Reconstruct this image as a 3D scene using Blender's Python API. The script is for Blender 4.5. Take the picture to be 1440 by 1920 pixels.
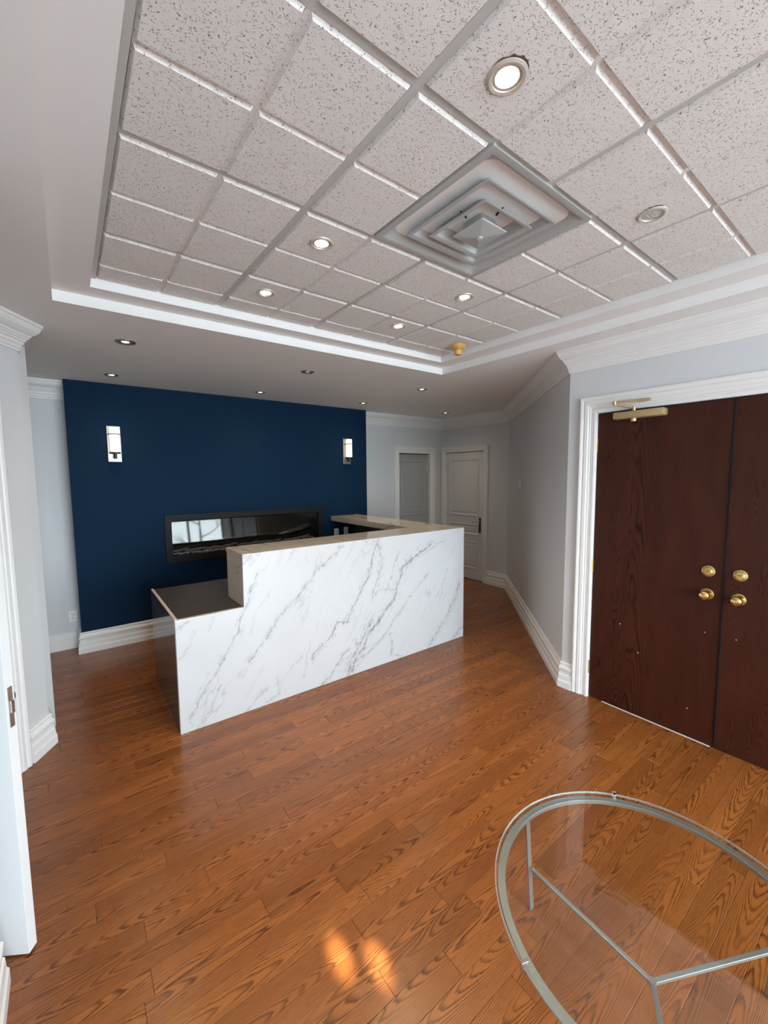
import bpy, bmesh, math, random
from mathutils import Vector, Matrix
S = bpy.context.scene
COL = S.collection
for o in list(bpy.data.objects): bpy.data.objects.remove(o)

# ------------------------------------------------------------------ camera
F_PX, YAW, PIT, ROL, EYE = 783.063, 0.92308, -0.0893, -0.0088, 1.68
f_ = Vector((math.cos(PIT)*math.cos(YAW), math.cos(PIT)*math.sin(YAW), math.sin(PIT)))
r_ = f_.cross(Vector((0, 0, 1))).normalized(); u_ = r_.cross(f_)
rr = r_*math.cos(ROL)+u_*math.sin(ROL); uu = -r_*math.sin(ROL)+u_*math.cos(ROL)
cd = bpy.data.cameras.new('camera'); cam = bpy.data.objects.new('camera', cd); COL.objects.link(cam)
cd.sensor_fit = 'VERTICAL'; cd.sensor_height = 36.0; cd.lens = 36.0*F_PX/1920.0; cd.clip_start = 0.02
cam.matrix_world = Matrix(((rr.x, uu.x, -f_.x, 0), (rr.y, uu.y, -f_.y, 0), (rr.z, uu.z, -f_.z, EYE), (0, 0, 0, 1)))
S.camera = cam

# ------------------------------------------------------------------ light
SKY = 21.0            # overcast daylight outside the window wall
GLINT_SPOT = 15000.0
LAMP = 1400.0         # lenses of the recessed downlights
S.view_settings.view_transform = 'Standard'; S.view_settings.look = 'None'
S.view_settings.gamma = 1.0; S.view_settings.use_curve_mapping = False
S.view_settings.exposure = 0.0
W = bpy.data.worlds.new('overcast_sky'); S.world = W; W.use_nodes = True
wn = W.node_tree; bgn = wn.nodes['Background']
bgn.inputs[0].default_value = (0.79, 0.905, 1.0, 1); bgn.inputs[1].default_value = SKY
S.cycles.use_denoising = True
S.cycles.max_bounces = 10; S.cycles.diffuse_bounces = 6; S.cycles.glossy_bounces = 5; S.cycles.transmission_bounces = 8; S.cycles.transparent_max_bounces = 8
S.cycles.sample_clamp_indirect = 8.0; S.cycles.caustics_reflective = False; S.cycles.caustics_refractive = False
# two spots added outside the window imitate the sun patch on the floor
for gx, gy, sz in ((.660, 1.150, 1.0), (.755, 1.050, 1.0)):
    gl = bpy.data.lights.new('added_glint_spot', 'SPOT'); gl.energy = GLINT_SPOT; gl.color = (1.0, 0.93, 0.80); gl.spot_size = math.radians(sz); gl.spot_blend = 1.0; gl.shadow_soft_size = 0.02
    go_ = bpy.data.objects.new('added_glint_spot', gl); COL.objects.link(go_); go_.location = (.12, -3.6, 2.6)
    go_.rotation_euler = (Vector((gx, gy, 0))-go_.location).to_track_quat('-Z', 'Y').to_euler()
FRONT = -3.0          # inner face of the window wall behind the camera
pl = bpy.data.lights.new('window_portal', 'AREA'); pl.shape = 'RECTANGLE'; pl.size = 4.5; pl.size_y = 2.5; pl.energy = 1
pl.cycles.is_portal = True
po = bpy.data.objects.new('window_portal', pl); COL.objects.link(po)
po.location = (1.95, FRONT-0.2, 1.27); po.rotation_euler = (math.radians(90), 0, 0)

# ------------------------------------------------------------------ materials
def mat(name, col, rough=0.5, metal=0.0, spec=0.5, emit=None, est=0.0, **kw):
    m = bpy.data.materials.new(name); m.use_nodes = True
    b = m.node_tree.nodes['Principled BSDF']
    b.inputs['Base Color'].default_value = (*col, 1); b.inputs['Roughness'].default_value = rough
    b.inputs['Metallic'].default_value = metal; b.inputs['Specular IOR Level'].default_value = spec
    if emit: b.inputs['Emission Color'].default_value = (*emit, 1); b.inputs['Emission Strength'].default_value = est
    for k, v in kw.items(): b.inputs[k.replace('_', ' ')].default_value = v
    return m
class NT:
    """tiny node helper"""
    def __init__(s, m): s.t = m.node_tree if hasattr(m, 'node_tree') else m; s.n = s.t.nodes; s.l = s.t.links
    def new(s, ty, **kw):
        n = s.n.new(ty)
        for k, v in kw.items(): setattr(n, k, v)
        return n
    def put(s, sock, v):
        if v is None: return
        if hasattr(v, 'is_output'): s.l.new(v, sock)
        else: sock.default_value = v
    def math(s, op, a, b=None, c=None, clamp=False):
        n = s.new('ShaderNodeMath', operation=op, use_clamp=clamp)
        for i, v in enumerate((a, b, c)): s.put(n.inputs[i], v)
        return n.outputs[0]
    def vmath(s, op, a, b=None, scale=None):
        n = s.new('ShaderNodeVectorMath', operation=op); s.put(n.inputs[0], a)
        if b is not None: s.put(n.inputs[1], b)
        if scale is not None: s.put(n.inputs['Scale'], scale)
        return n.outputs['Value'] if op in ('LENGTH', 'DOT_PRODUCT', 'DISTANCE') else n.outputs[0]
    def noise(s, vec, scale, detail=2.0, rough=0.5, dist=0.0, out='Fac'):
        n = s.new('ShaderNodeTexNoise'); s.put(n.inputs['Vector'], vec)
        n.inputs['Scale'].default_value = scale; n.inputs['Detail'].default_value = detail
        n.inputs['Roughness'].default_value = rough; n.inputs['Distortion'].default_value = dist
        return n.outputs[out]
    def mapr(s, v, a, b, c=0.0, d=1.0, smooth=False):
        n = s.new('ShaderNodeMapRange'); n.interpolation_type = 'SMOOTHSTEP' if smooth else 'LINEAR'
        s.put(n.inputs[0], v)
        for i, x in enumerate((a, b, c, d)): s.put(n.inputs[i+1], x)
        return n.outputs[0]
    def mix(s, fac, a, b, blend='MIX'):
        n = s.new('ShaderNodeMix', data_type='RGBA', blend_type=blend); s.put(n.inputs[0], fac)
        s.put(n.inputs[6], a if hasattr(a, 'is_output') else (*a, 1)); s.put(n.inputs[7], b if hasattr(b, 'is_output') else (*b, 1))
        return n.outputs[2]
    def pos(s): return s.new('ShaderNodeNewGeometry').outputs['Position']
    def obj(s): return s.new('ShaderNodeTexCoord').outputs['Object']
    def comb(s, x, y, z):
        n = s.new('ShaderNodeCombineXYZ')
        for i, v in enumerate((x, y, z)): s.put(n.inputs[i], v)
        return n.outputs[0]
    def sep(s, v): n = s.new('ShaderNodeSeparateXYZ'); s.put(n.inputs[0], v); return n.outputs
    def bump(s, h, strength, dist):
        n = s.new('ShaderNodeBump'); n.inputs['Strength'].default_value = strength; n.inputs['Distance'].default_value = dist
        s.put(n.inputs['Height'], h); return n.outputs[0]
    def bsdf(s): return s.n['Principled BSDF']

def paint(name, col, rough=0.55, bump=0.12, scale=260, spec=0.3):
    m = mat(name, col, rough, spec=spec); k = NT(m); b = k.bsdf(); p = k.pos()
    k.put(b.inputs['Normal'], k.bump(k.noise(p, scale, 2), bump, 0.0015))
    n = k.noise(p, 1.3, 3); c = tuple(x*0.96 for x in col)
    k.put(b.inputs['Base Color'], k.mix(n, c, col)); return m
M_WALL = paint('grey_wall_paint', (0.635, 0.65, 0.66))
M_BLUE = paint('navy_wall_paint', (0.0042, 0.0215, 0.052), 0.7, spec=0.10)
M_CEIL = paint('white_ceiling_paint', (0.84, 0.835, 0.825), 0.7)
M_TRIM = paint('white_trim_enamel', (0.79, 0.785, 0.77), 0.34, 0.0, 90)
M_DOORW = paint('white_door_enamel', (0.68, 0.69, 0.69), 0.35, 0.05, 120)
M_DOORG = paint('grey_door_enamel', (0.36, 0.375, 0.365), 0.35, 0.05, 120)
M_NICK = mat('satin_nickel', (0.62, 0.60, 0.56), 0.32, 1.0)
M_PLATE = mat('brushed_nickel_plate', (0.40, 0.385, 0.36), 0.4, 0.9)
M_CHROME = mat('polished_chrome', (0.75, 0.75, 0.75), 0.12, 1.0)
M_DARKMET = mat('dark_bronze_metal', (0.045, 0.040, 0.036), 0.42, 0.6)
M_BRASS = mat('polished_brass', (0.80, 0.60, 0.24), 0.16, 1.0)
M_HINGE = mat('dull_brass', (0.42, 0.33, 0.16), 0.35, 1.0)
M_GOLD = mat('gold_painted_metal', (0.50, 0.38, 0.20), 0.42, 0.55)
M_BLACK = mat('black_powder_coat', (0.010, 0.011, 0.013), 0.55, spec=0.2)
M_DARK = mat('dark_void', (0.01, 0.01, 0.01), 0.9)
M_BLKGLASS = mat('dark_mirror_back', (0.065, 0.065, 0.062), 0.03, 1.0)
M_PLASTIC = mat('white_plastic', (0.80, 0.80, 0.78), 0.35)
M_SLOT = mat('outlet_slot_dark', (0.05, 0.05, 0.05), 0.6)
M_YELLOW = mat('yellowed_plastic', (0.60, 0.36, 0.09), 0.35)
M_GRID = mat('grey_painted_tee', (0.50, 0.505, 0.49), 0.45)
M_DIFF = mat('grey_enamel_steel', (0.40, 0.41, 0.40), 0.38)
M_PLEN = mat('duct_lining', (0.05, 0.055, 0.06), 0.8)
M_SOFR = mat('dull_nickel_ring', (0.30, 0.29, 0.27), 0.45, 0.8)
M_TRIMRING = mat('beige_metal_ring', (0.62, 0.58, 0.52), 0.35, 0.35)
M_SUBFLOOR = mat('dark_joint_line', (0.03, 0.014, 0.006), 0.7)
M_EDGE = mat('raw_board_edge', (0.62, 0.50, 0.41), 0.5)
M_PEBBLE = mat('ember_pebbles', (0.40, 0.40, 0.40), 0.5)
M_LOG = mat('charred_log', (0.17, 0.14, 0.115), 0.8)
M_CRUMB = mat('broken_tile_core', (0.10, 0.07, 0.05), 0.95)
M_CHIP_LEAK = mat('paint_chip_and_light_leak', (0.75, 0.70, 0.66), 0.6)  # chipped paint, and the light under the door as a pale colour
M_GROUND = mat('pale_outside_ground', (0.45, 0.45, 0.44), 0.9)
M_BARK = mat('bare_bark', (0.16, 0.13, 0.10), 0.9)
M_WORKTOP = mat('dark_taupe_laminate', (0.050, 0.043, 0.037), 0.42, spec=0.3)
M_SIDE = mat('taupe_gloss_panel', (0.085, 0.075, 0.068), 0.09)
M_LIT = mat('lit_lens', (1, 1, 1), 0.4, emit=(1.0, 0.80, 0.52), est=LAMP)
def beam(m):      # reflector lamps throw most of their light straight down
    k = NT(m); ge = k.new('ShaderNodeNewGeometry'); c = k.math('ABSOLUTE', k.vmath('DOT_PRODUCT', ge.outputs['Normal'], ge.outputs['Incoming']))
    k.put(k.bsdf().inputs['Emission Strength'], k.math('MULTIPLY_ADD', k.math('POWER', c, 5.0), LAMP, 4.0))
beam(M_LIT)
M_UNLIT = mat('unlit_lens', (0.55, 0.56, 0.54), 0.25)
M_SHADE = mat('lit_opal_glass', (0.9, 0.88, 0.82), 0.3, emit=(1.0, 0.88, 0.66), est=1.1)
M_GLASS = bpy.data.materials.new('clear_glass'); M_GLASS.use_nodes = True
def glass(m, tint, f0, solid):
    k = NT(m); k.n.clear(); o = k.new('ShaderNodeOutputMaterial'); t = k.new('ShaderNodeBsdfTransparent'); g = k.new('ShaderNodeBsdfGlossy')
    t.inputs[0].default_value = (*tint, 1); g.inputs['Roughness'].default_value = 0.0; g.inputs[0].default_value = (1, 1, 1, 1)
    ge = k.new('ShaderNodeNewGeometry'); c = k.math('ABSOLUTE', k.vmath('DOT_PRODUCT', ge.outputs['Normal'], ge.outputs['Incoming']))
    fr = k.math('MULTIPLY_ADD', k.math('POWER', k.math('SUBTRACT', 1.0, c, clamp=True), 5.0), 1-f0, f0, clamp=True)
    if solid: fr = k.math('MULTIPLY', fr, k.math('SUBTRACT', 1.0, ge.outputs['Backfacing']))
    mx = k.new('ShaderNodeMixShader'); k.l.new(fr, mx.inputs[0]); k.l.new(t.outputs[0], mx.inputs[1]); k.l.new(g.outputs[0], mx.inputs[2]); k.l.new(mx.outputs[0], o.inputs[0])
glass(M_GLASS, (0.965, 0.975, 0.97), 0.075, True)
M_FPGLASS = bpy.data.materials.new('fireplace_glass'); M_FPGLASS.use_nodes = True; glass(M_FPGLASS, (0.9, 0.9, 0.9), 0.08, False)
M_PANE = bpy.data.materials.new('window_glass'); M_PANE.use_nodes = True; glass(M_PANE, (0.95, 0.97, 0.97), 0.06, False)
M_GEDGE = mat('glass_rim', (0.80, 0.86, 0.84), 0.05, 0.0, Transmission_Weight=0.75)
M_RING = mat('pale_brushed_steel', (0.43, 0.455, 0.425), 0.34, 0.8)

def make_wood(name, dark, mid, light, along, c_arch, c_side, half, rough=0.25, spec=0.5, contrast=0.75):
    """flat-sawn grain: parabolic growth-ring arches per board; the attributes 'plank' (random) and 'row' (centre line) place them"""
    m = mat(name, mid, rough, spec=spec); k = NT(m); b = k.bsdf()
    r = k.new('ShaderNodeAttribute', attribute_name='plank').outputs['Fac']; c0 = k.new('ShaderNodeAttribute', attribute_name='row').outputs['Fac']
    x, y, z = k.sep(k.pos())[:3]
    L, A = (x, y) if along == 'x' else (z, y)
    A = k.math('SUBTRACT', A, c0)
    r2 = k.math('FRACT', k.math('MULTIPLY', r, 17.31)); r3 = k.math('FRACT', k.math('MULTIPLY', r, 53.77)); r4 = k.math('FRACT', k.math('MULTIPLY', r, 131.9))
    off = k.math('MULTIPLY', k.math('SUBTRACT', r3, 0.5), half*1.9)
    v = k.comb(k.math('MULTIPLY_ADD', r, 57.0, L), k.math('MULTIPLY_ADD', r, 91.0, k.math('MULTIPLY', A, 5.0)), k.math('MULTIPLY', r, 33.0))
    lo = k.math('SUBTRACT', k.noise(v, 2.2, 2, 0.5), 0.5); hi = k.math('SUBTRACT', k.noise(k.vmath('MULTIPLY', v, (1.0, 2.4, 1.0)), 17.0, 4, 0.65), 0.5)
    a = k.math('ADD', k.math('SUBTRACT', A, off), k.math('MULTIPLY', lo, half*0.9))
    sgn = k.math('SUBTRACT', k.math('MULTIPLY', k.math('GREATER_THAN', r4, 0.5), 2.0), 1.0)
    arch = k.math('MULTIPLY', k.math('MULTIPLY', L, sgn), k.mapr(r2, 0, 1, c_arch*0.15, c_arch))
    ph = k.math('ADD', k.math('ADD', k.math('MULTIPLY', k.math('MULTIPLY', a, a), c_side), arch), k.math('ADD', k.math('MULTIPLY', lo, 5.0), k.math('MULTIPLY', hi, 0.75)))
    fr = k.math('FRACT', k.math('ADD', ph, 400.0))
    line = k.math('MULTIPLY', k.mapr(fr, 0.42, 0.90, 0, 1, True), k.mapr(fr, 0.90, 1.0, 1, 0))
    line = k.math('MULTIPLY', line, k.mapr(k.noise(v, 3.1, 2), 0.32, 0.60, 0.35, 1.0))
    pv = k.comb(k.math('MULTIPLY', L, 16.0), k.math('MULTIPLY', A, 460.0), k.math('MULTIPLY', r, 77.0))
    pore = k.mapr(k.noise(pv, 1.0, 2.0, 0.6), 0.46, 0.70, 0, 1)
    c = k.mix(k.noise(v, 1.1, 2), mid, light)
    c = k.mix(k.math('MULTIPLY', k.math('FRACT', k.math('MULTIPLY', r, 13.71)), 0.36), c, dark)
    c = k.mix(k.math('MULTIPLY', line, contrast), c, dark)
    c = k.mix(k.math('MULTIPLY', pore, 0.30), c, dark)
    k.put(b.inputs['Base Color'], c)
    k.put(b.inputs['Normal'], k.bump(k.math('ADD', line, k.math('MULTIPLY', pore, 0.5)), 0.05, -0.0008))
    return m
M_OAK = make_wood('stained_oak', (0.048, 0.0130, 0.0034), (0.285, 0.088, 0.0195), (0.355, 0.123, 0.0290), 'x', 15.0, 2500.0, 0.047, rough=0.25, contrast=0.84)
M_MAHOG = make_wood('mahogany_veneer', (0.0050, 0.0014, 0.0010), (0.043, 0.0094, 0.0046), (0.072, 0.0175, 0.0083), 'z', 9.0, 420.0, 0.11, rough=0.42, spec=0.25, contrast=0.95)

def make_tile():
    m = mat('fissured_mineral_tile', (0.70, 0.665, 0.645), 0.9, spec=0.1); k = NT(m); b = k.bsdf(); p = k.obj()
    d = k.vmath('ADD', p, k.vmath('SCALE', k.vmath('SUBTRACT', k.noise(p, 60, 2, out='Color'), (0.5, 0.5, 0.5)), scale=0.030))
    vo = k.new('ShaderNodeTexVoronoi'); k.put(vo.inputs['Vector'], k.vmath('MULTIPLY', d, (1.0, 1.35, 1.0))); vo.inputs['Scale'].default_value = 160
    pit = k.mapr(vo.outputs['Distance'], 0.20, 0.36, 1, 0, True)
    keep = k.mapr(k.noise(p, 85, 2), 0.46, 0.55, 0, 1)
    pit = k.math('MULTIPLY', pit, keep)
    fine = k.noise(p, 420, 3)
    c = k.mix(k.noise(p, 9, 2), (0.735, 0.712, 0.69), (0.80, 0.777, 0.755))
    c = k.mix(k.math('MULTIPLY', pit, 0.82), c, (0.13, 0.125, 0.12))
    k.put(b.inputs['Base Color'], c)
    k.put(b.inputs['Normal'], k.bump(k.math('MULTIPLY_ADD', fine, 0.5, k.math('MULTIPLY', pit, -1.6)), 0.7, 0.0022))
    return m
M_TILE = make_tile()

VEINS = [  # (points in x,z on the desk front, width m, strength)
 ([(1.053,.977),(.925,.728),(.887,.583),(.844,.526),(.767,.396),(.685,.303),(.621,.209),(.562,.049)], .013, .50),
 ([(1.745,1.105),(1.589,.971),(1.401,.832),(1.28,.707),(1.184,.637),(1.07,.485),(.944,.353)], .013, .50),
 ([(2.102,1.111),(2.062,.987),(2.024,.89),(1.923,.722),(1.838,.596),(1.778,.487),(1.665,.469),(1.619,.385),(1.445,.236)], .016, .62),
 ([(2.097,1.111),(2.138,.947),(2.119,.814),(2.033,.636)], .018, .50),
 ([(2.716,1.024),(2.478,.913),(2.37,.836),(2.308,.676),(2.266,.553),(2.119,.433),(1.991,.314),(1.915,.187),(1.829,.086),(1.768,.001)], .024, .66),
 ([(2.691,.725),(2.505,.597),(2.334,.43),(2.196,.286),(1.963,.142),(1.865,.107)], .012, .52),
 ([(3.13,.56),(2.977,.294),(2.845,.178),(2.701,.022)], .016, .58), ([(3.188,.103),(2.996,.015)], .013, .55),
 ([(1.785,.242),(1.657,.116),(1.534,.004)], .014, .6), ([(2.03,.431),(1.892,.255),(1.818,.131),(1.781,.059)], .034, .55),
 ([(2.223,.247),(2.249,.097),(2.359,.011)], .013, .5), ([(1.172,.167),(1.161,.06),(1.072,.008)], .010, .4), ([(1.077,.161),(.915,.02)], .010, .45),
 ([(.753,.265),(.627,.015)], .009, .4), ([(.573,.739),(.503,.685)], .010, .45), ([(1.428,.356),(1.361,.127)], .009, .4), ([(1.024,1.131),(.942,1.075)], .012, .5),
 ([(2.267,.672),(2.122,.666),(2.033,.63)], .011, .5), ([(2.957,.756),(2.818,.411)], .009, .34), ([(.605,.652),(.516,.5)], .008, .3), ([(1.332,1.151),(1.261,1.017)], .008, .3),
 ([(2.906,1.046),(2.565,.924),(2.392,.859)], .009, .42), ([(3.079,.421),(2.944,.204)], .010, .36), ([(.754,.829),(.7,.645)], .007, .28), ([(1.138,.877),(1.026,.706),(.97,.58)], .007, .26), ([(2.338,.996),(2.228,.754),(2.2,.652)], .010, .4)]
def make_marble(name, veins, rough, lo=(0.525, 0.53, 0.54), hi=(0.575, 0.58, 0.585)):
    m = mat(name, hi, rough); k = NT(m); b = k.bsdf(); p = k.pos()
    if veins:
        g = bpy.data.node_groups.new('vein_segment', 'ShaderNodeTree')
        for nm, ty, io in (('P', 'NodeSocketVector', 'INPUT'), ('A', 'NodeSocketVector', 'INPUT'), ('BA', 'NodeSocketVector', 'INPUT'), ('Inv', 'NodeSocketFloat', 'INPUT'), ('Width', 'NodeSocketFloat', 'INPUT'), ('Strength', 'NodeSocketFloat', 'INPUT'), ('Prev', 'NodeSocketFloat', 'INPUT'), ('Streak', 'NodeSocketFloat', 'INPUT'), ('Out', 'NodeSocketFloat', 'OUTPUT'), ('POut', 'NodeSocketVector', 'OUTPUT')):
            g.interface.new_socket(nm, in_out=io, socket_type=ty)
        q = NT(g); gi = q.new('NodeGroupInput'); go = q.new('NodeGroupOutput'); I = gi.outputs
        pa = q.vmath('SUBTRACT', I['P'], I['A'])
        h = q.math('MULTIPLY', q.vmath('DOT_PRODUCT', pa, I['BA']), I['Inv'], clamp=True)
        d = q.vmath('LENGTH', q.vmath('SUBTRACT', pa, q.vmath('SCALE', I['BA'], scale=h)))
        s = q.math('MULTIPLY', q.mapr(d, 0.0, I['Width'], 1.0, 0.0, True), I['Strength'])
        hz = q.math('MULTIPLY', q.math('MULTIPLY', q.mapr(d, 0.0, q.math('MULTIPLY', I['Width'], 4.5), 1.0, 0.0, True), I['Strength']), I['Streak'])
        mx = q.math('MAXIMUM', q.math('MAXIMUM', s, hz), I['Prev']); q.l.new(mx, go.inputs['Out'])
        # the next segment waits for this one, which keeps the shader stack small
        q.l.new(q.vmath('ADD', I['P'], q.comb(q.math('MULTIPLY', mx, 1e-9), 0.0, 0.0)), go.inputs['POut'])
        x, y, z = k.sep(p)[:3]
        flat = k.comb(x, 0.0, z)
        d1 = k.vmath('SCALE', k.vmath('SUBTRACT', k.noise(flat, 5.5, 3, out='Color'), (0.5, 0.5, 0.5)), scale=0.11)
        d2 = k.vmath('SCALE', k.vmath('SUBTRACT', k.noise(flat, 34, 3, out='Color'), (0.5, 0.5, 0.5)), scale=0.030)
        P = k.vmath('MULTIPLY', k.vmath('ADD', k.vmath('ADD', flat, d1), d2), (1, 0, 1))
        sv = k.comb(k.math('ADD', k.math('MULTIPLY', x, 0.80), k.math('MULTIPLY', z, -0.60)), 0.0, k.math('ADD', k.math('MULTIPLY', x, 0.20), k.math('MULTIPLY', z, 0.28)))
        streak = k.mapr(k.math('ABSOLUTE', k.math('SUBTRACT', k.noise(sv, 16.0, 4, 0.6, 0.5), 0.5)), 0.0, 0.045, 0.85, 0.06)
        prev = None
        for pts, w, st in veins:
            for i in range(len(pts)-1):
                (ax, az), (bx_, bz) = pts[i], pts[i+1]
                n = k.new('ShaderNodeGroup'); n.node_tree = g; k.l.new(P, n.inputs['P'])
                n.inputs['A'].default_value = (ax, 0, az); n.inputs['BA'].default_value = (bx_-ax, 0, bz-az)
                n.inputs['Inv'].default_value = 1.0/((bx_-ax)**2+(bz-az)**2); n.inputs['Width'].default_value = w*0.8; n.inputs['Strength'].default_value = min(1, st*1.25)
                n.inputs['Prev'].default_value = 0.0; k.l.new(streak, n.inputs['Streak'])
                if prev is not None: k.l.new(prev, n.inputs['Prev'])
                prev = n.outputs['Out']; P = n.outputs['POut']
        rv = k.comb(k.math('ADD', k.math('MULTIPLY', x, 0.88), k.math('MULTIPLY', z, -0.55)), 0.0, k.math('ADD', k.math('MULTIPLY', x, 0.15), k.math('MULTIPLY', z, 0.25)))
        ridge = k.math('ABSOLUTE', k.math('SUBTRACT', k.noise(rv, 5.0, 5, 0.6, 0.4), 0.5))
        fine = k.math('MULTIPLY', k.mapr(ridge, 0.0, 0.018, 1, 0), k.mapr(k.noise(flat, 2.4, 2), 0.48, 0.66, 0.0, 0.30))
        brk = k.mapr(k.noise(flat, 24, 3), 0.34, 0.64, 0.22, 1.0)
        v = k.math('MAXIMUM', k.math('MULTIPLY', prev, brk), fine)
    else:
        rv = k.vmath('MULTIPLY', p, (1.0, 0.45, 1.0))
        ridge = k.math('ABSOLUTE', k.math('SUBTRACT', k.noise(rv, 3.2, 4, 0.55, 0.7), 0.5))
        v = k.math('MULTIPLY', k.mapr(ridge, 0.0, 0.02, 0.75, 0), k.mapr(k.noise(p, 1.6, 2), 0.45, 0.65, 0.1, 1.0))
    cloud = k.mix(k.noise(p, 3.0, 3), lo, hi)
    k.put(b.inputs['Base Color'], k.mix(v, cloud, (0.13, 0.135, 0.15)))
    return m
M_MARBLE = make_marble('veined_white_marble', VEINS, 0.22)
M_MARTOP = make_marble('marble_tan_reflection', None, 0.06, (0.58, 0.50, 0.40), (0.68, 0.60, 0.49))  # brownish reflections on the counter top are put into this marble's colour

# ------------------------------------------------------------------ mesh helpers
class MB:
    def __init__(s): s.bm = bmesh.new()
    def poly(s, pts): return s.bm.faces.new([s.bm.verts.new(p) for p in pts])
    def box(s, a, b, bevel=0.0):
        t = bmesh.new(); x0, y0, z0 = a; x1, y1, z1 = b
        bmesh.ops.create_cube(t, size=1, matrix=Matrix.Translation(((x0+x1)/2, (y0+y1)/2, (z0+z1)/2)) @ Matrix.Diagonal((abs(x1-x0), abs(y1-y0), abs(z1-z0), 1)))
        if bevel: bmesh.ops.bevel(t, geom=t.edges[:], offset=bevel, segments=2, affect='EDGES', profile=0.5)
        s.add(t); return s
    def add(s, t, M=None):
        if M is not None: t.transform(M)
        me = bpy.data.meshes.new('tmp'); t.to_mesh(me); t.free(); s.bm.from_mesh(me); bpy.data.meshes.remove(me); return s
    def obox(s, o, ax, ay, az, a, b, bevel=0.0):
        """box in a local frame (origin o, axes ax ay az)"""
        t = MB(); t.box(a, b, bevel); M = Matrix((tuple(ax)+(0,), tuple(ay)+(0,), tuple(az)+(0,), (0, 0, 0, 1))).transposed(); M.translation = Vector(o)
        s.add(t.bm, M); return s
    def prism(s, pts, z0, z1):
        n = len(pts); lo = [s.bm.verts.new((*p, z0)) for p in pts]; hi = [s.bm.verts.new((*p, z1)) for p in pts]
        s.bm.faces.new(lo[::-1]); s.bm.faces.new(hi)
        for i in range(n): s.bm.faces.new((lo[i], lo[(i+1) % n], hi[(i+1) % n], hi[i]))
        return s
    def lathe(s, prof, n=32, M=None, close=True):
        """prof: (radius, z) rows; closed top and bottom by radius 0"""
        t = bmesh.new(); rows = []
        for r, z in prof:
            rows.append([t.verts.new((0, 0, z))] if r < 1e-6 else [t.verts.new((r*math.cos(2*math.pi*i/n), r*math.sin(2*math.pi*i/n), z)) for i in range(n)])
        for a, b in zip(rows, rows[1:]):
            for i in range(n):
                j = (i+1) % n
                if len(a) == 1 and len(b) == 1: continue
                if len(a) == 1: t.faces.new((a[0], b[i], b[j]))
                elif len(b) == 1: t.faces.new((a[i], b[0], a[j]))
                else: t.faces.new((a[i], b[i], b[j], a[j]))
        s.add(t, M); return s
    def tube(s, pts, r, n=10):
        pts = [Vector(p) for p in pts]; rows = []
        for i, p in enumerate(pts):
            d = (pts[min(i+1, len(pts)-1)]-pts[max(i-1, 0)]).normalized()
            a = d.cross(Vector((0, 0, 1)) if abs(d.z) < 0.9 else Vector((1, 0, 0))).normalized(); b = d.cross(a)
            rad = r[i] if isinstance(r, (list, tuple)) else r
            rows.append([s.bm.verts.new(p+(a*math.cos(2*math.pi*k/n)+b*math.sin(2*math.pi*k/n))*rad) for k in range(n)])
        for A, B in zip(rows, rows[1:]):
            for k in range(n): s.bm.faces.new((A[k], A[(k+1) % n], B[(k+1) % n], B[k]))
        s.bm.faces.new(rows[0][::-1]); s.bm.faces.new(rows[-1]); return s
    def sweep(s, path, nrm, prof, side=1, caps=True):
        """profile (offset in plane, offset along nrm) swept along a planar open path with mitred corners"""
        P = [Vector(p) for p in path]; nrm = Vector(nrm); rows = []
        def perp(d): return nrm.cross(d).normalized()*side
        for i, p in enumerate(P):
            ds = []
            if i > 0: ds.append((p-P[i-1]).normalized())
            if i < len(P)-1: ds.append((P[i+1]-p).normalized())
            if len(ds) == 1: m = perp(ds[0])
            else:
                a, b = perp(ds[0]), perp(ds[1]); m = (a+b); m = m/(m.dot(a))
            rows.append([s.bm.verts.new(p+m*q+nrm*h) for q, h in prof])
        n = len(prof)
        for A, B in zip(rows, rows[1:]):
            for k in range(n): s.bm.faces.new((A[k], A[(k+1) % n], B[(k+1) % n], B[k]))
        if caps: s.bm.faces.new(rows[0][::-1]); s.bm.faces.new(rows[-1])
        return s
    def obj(s, name, m, parent=None, smooth=False, loc=None):
        bmesh.ops.recalc_face_normals(s.bm, faces=s.bm.faces[:])
        me = bpy.data.meshes.new(name); s.bm.to_mesh(me); s.bm.free(); me.materials.append(m)
        if smooth:
            me.polygons.foreach_set('use_smooth', [True]*len(me.polygons))
            try: me.set_sharp_from_angle(angle=math.radians(35))
            except Exception: pass
        o = bpy.data.objects.new(name, me); COL.objects.link(o)
        if parent: o.parent = parent
        if loc: o.location = loc
        return o
def thing(name, label, cat, loc=(0, 0, 0), group=None, rot=None):
    o = bpy.data.objects.new(name, None); COL.objects.link(o); o.location = loc; o.empty_display_size = 0.05
    if rot: o.rotation_euler = rot
    o['label'] = label; o['category'] = cat
    if group: o['group'] = group
    return o
def struct(o, label=None):
    o['kind'] = 'structure'
    if label: o['label'] = label
    return o
def sempty(name, loc=(0, 0, 0)):
    o = bpy.data.objects.new(name, None); COL.objects.link(o); o.location = loc; o['kind'] = 'structure'; return o
def setattr_plank(me, v, c):
    for nm, q in (('plank', v), ('row', c)):
        a = me.attributes.new(nm, 'FLOAT', 'FACE'); a.data.foreach_set('value', [q]*len(me.polygons) if not isinstance(q, list) else q)

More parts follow.
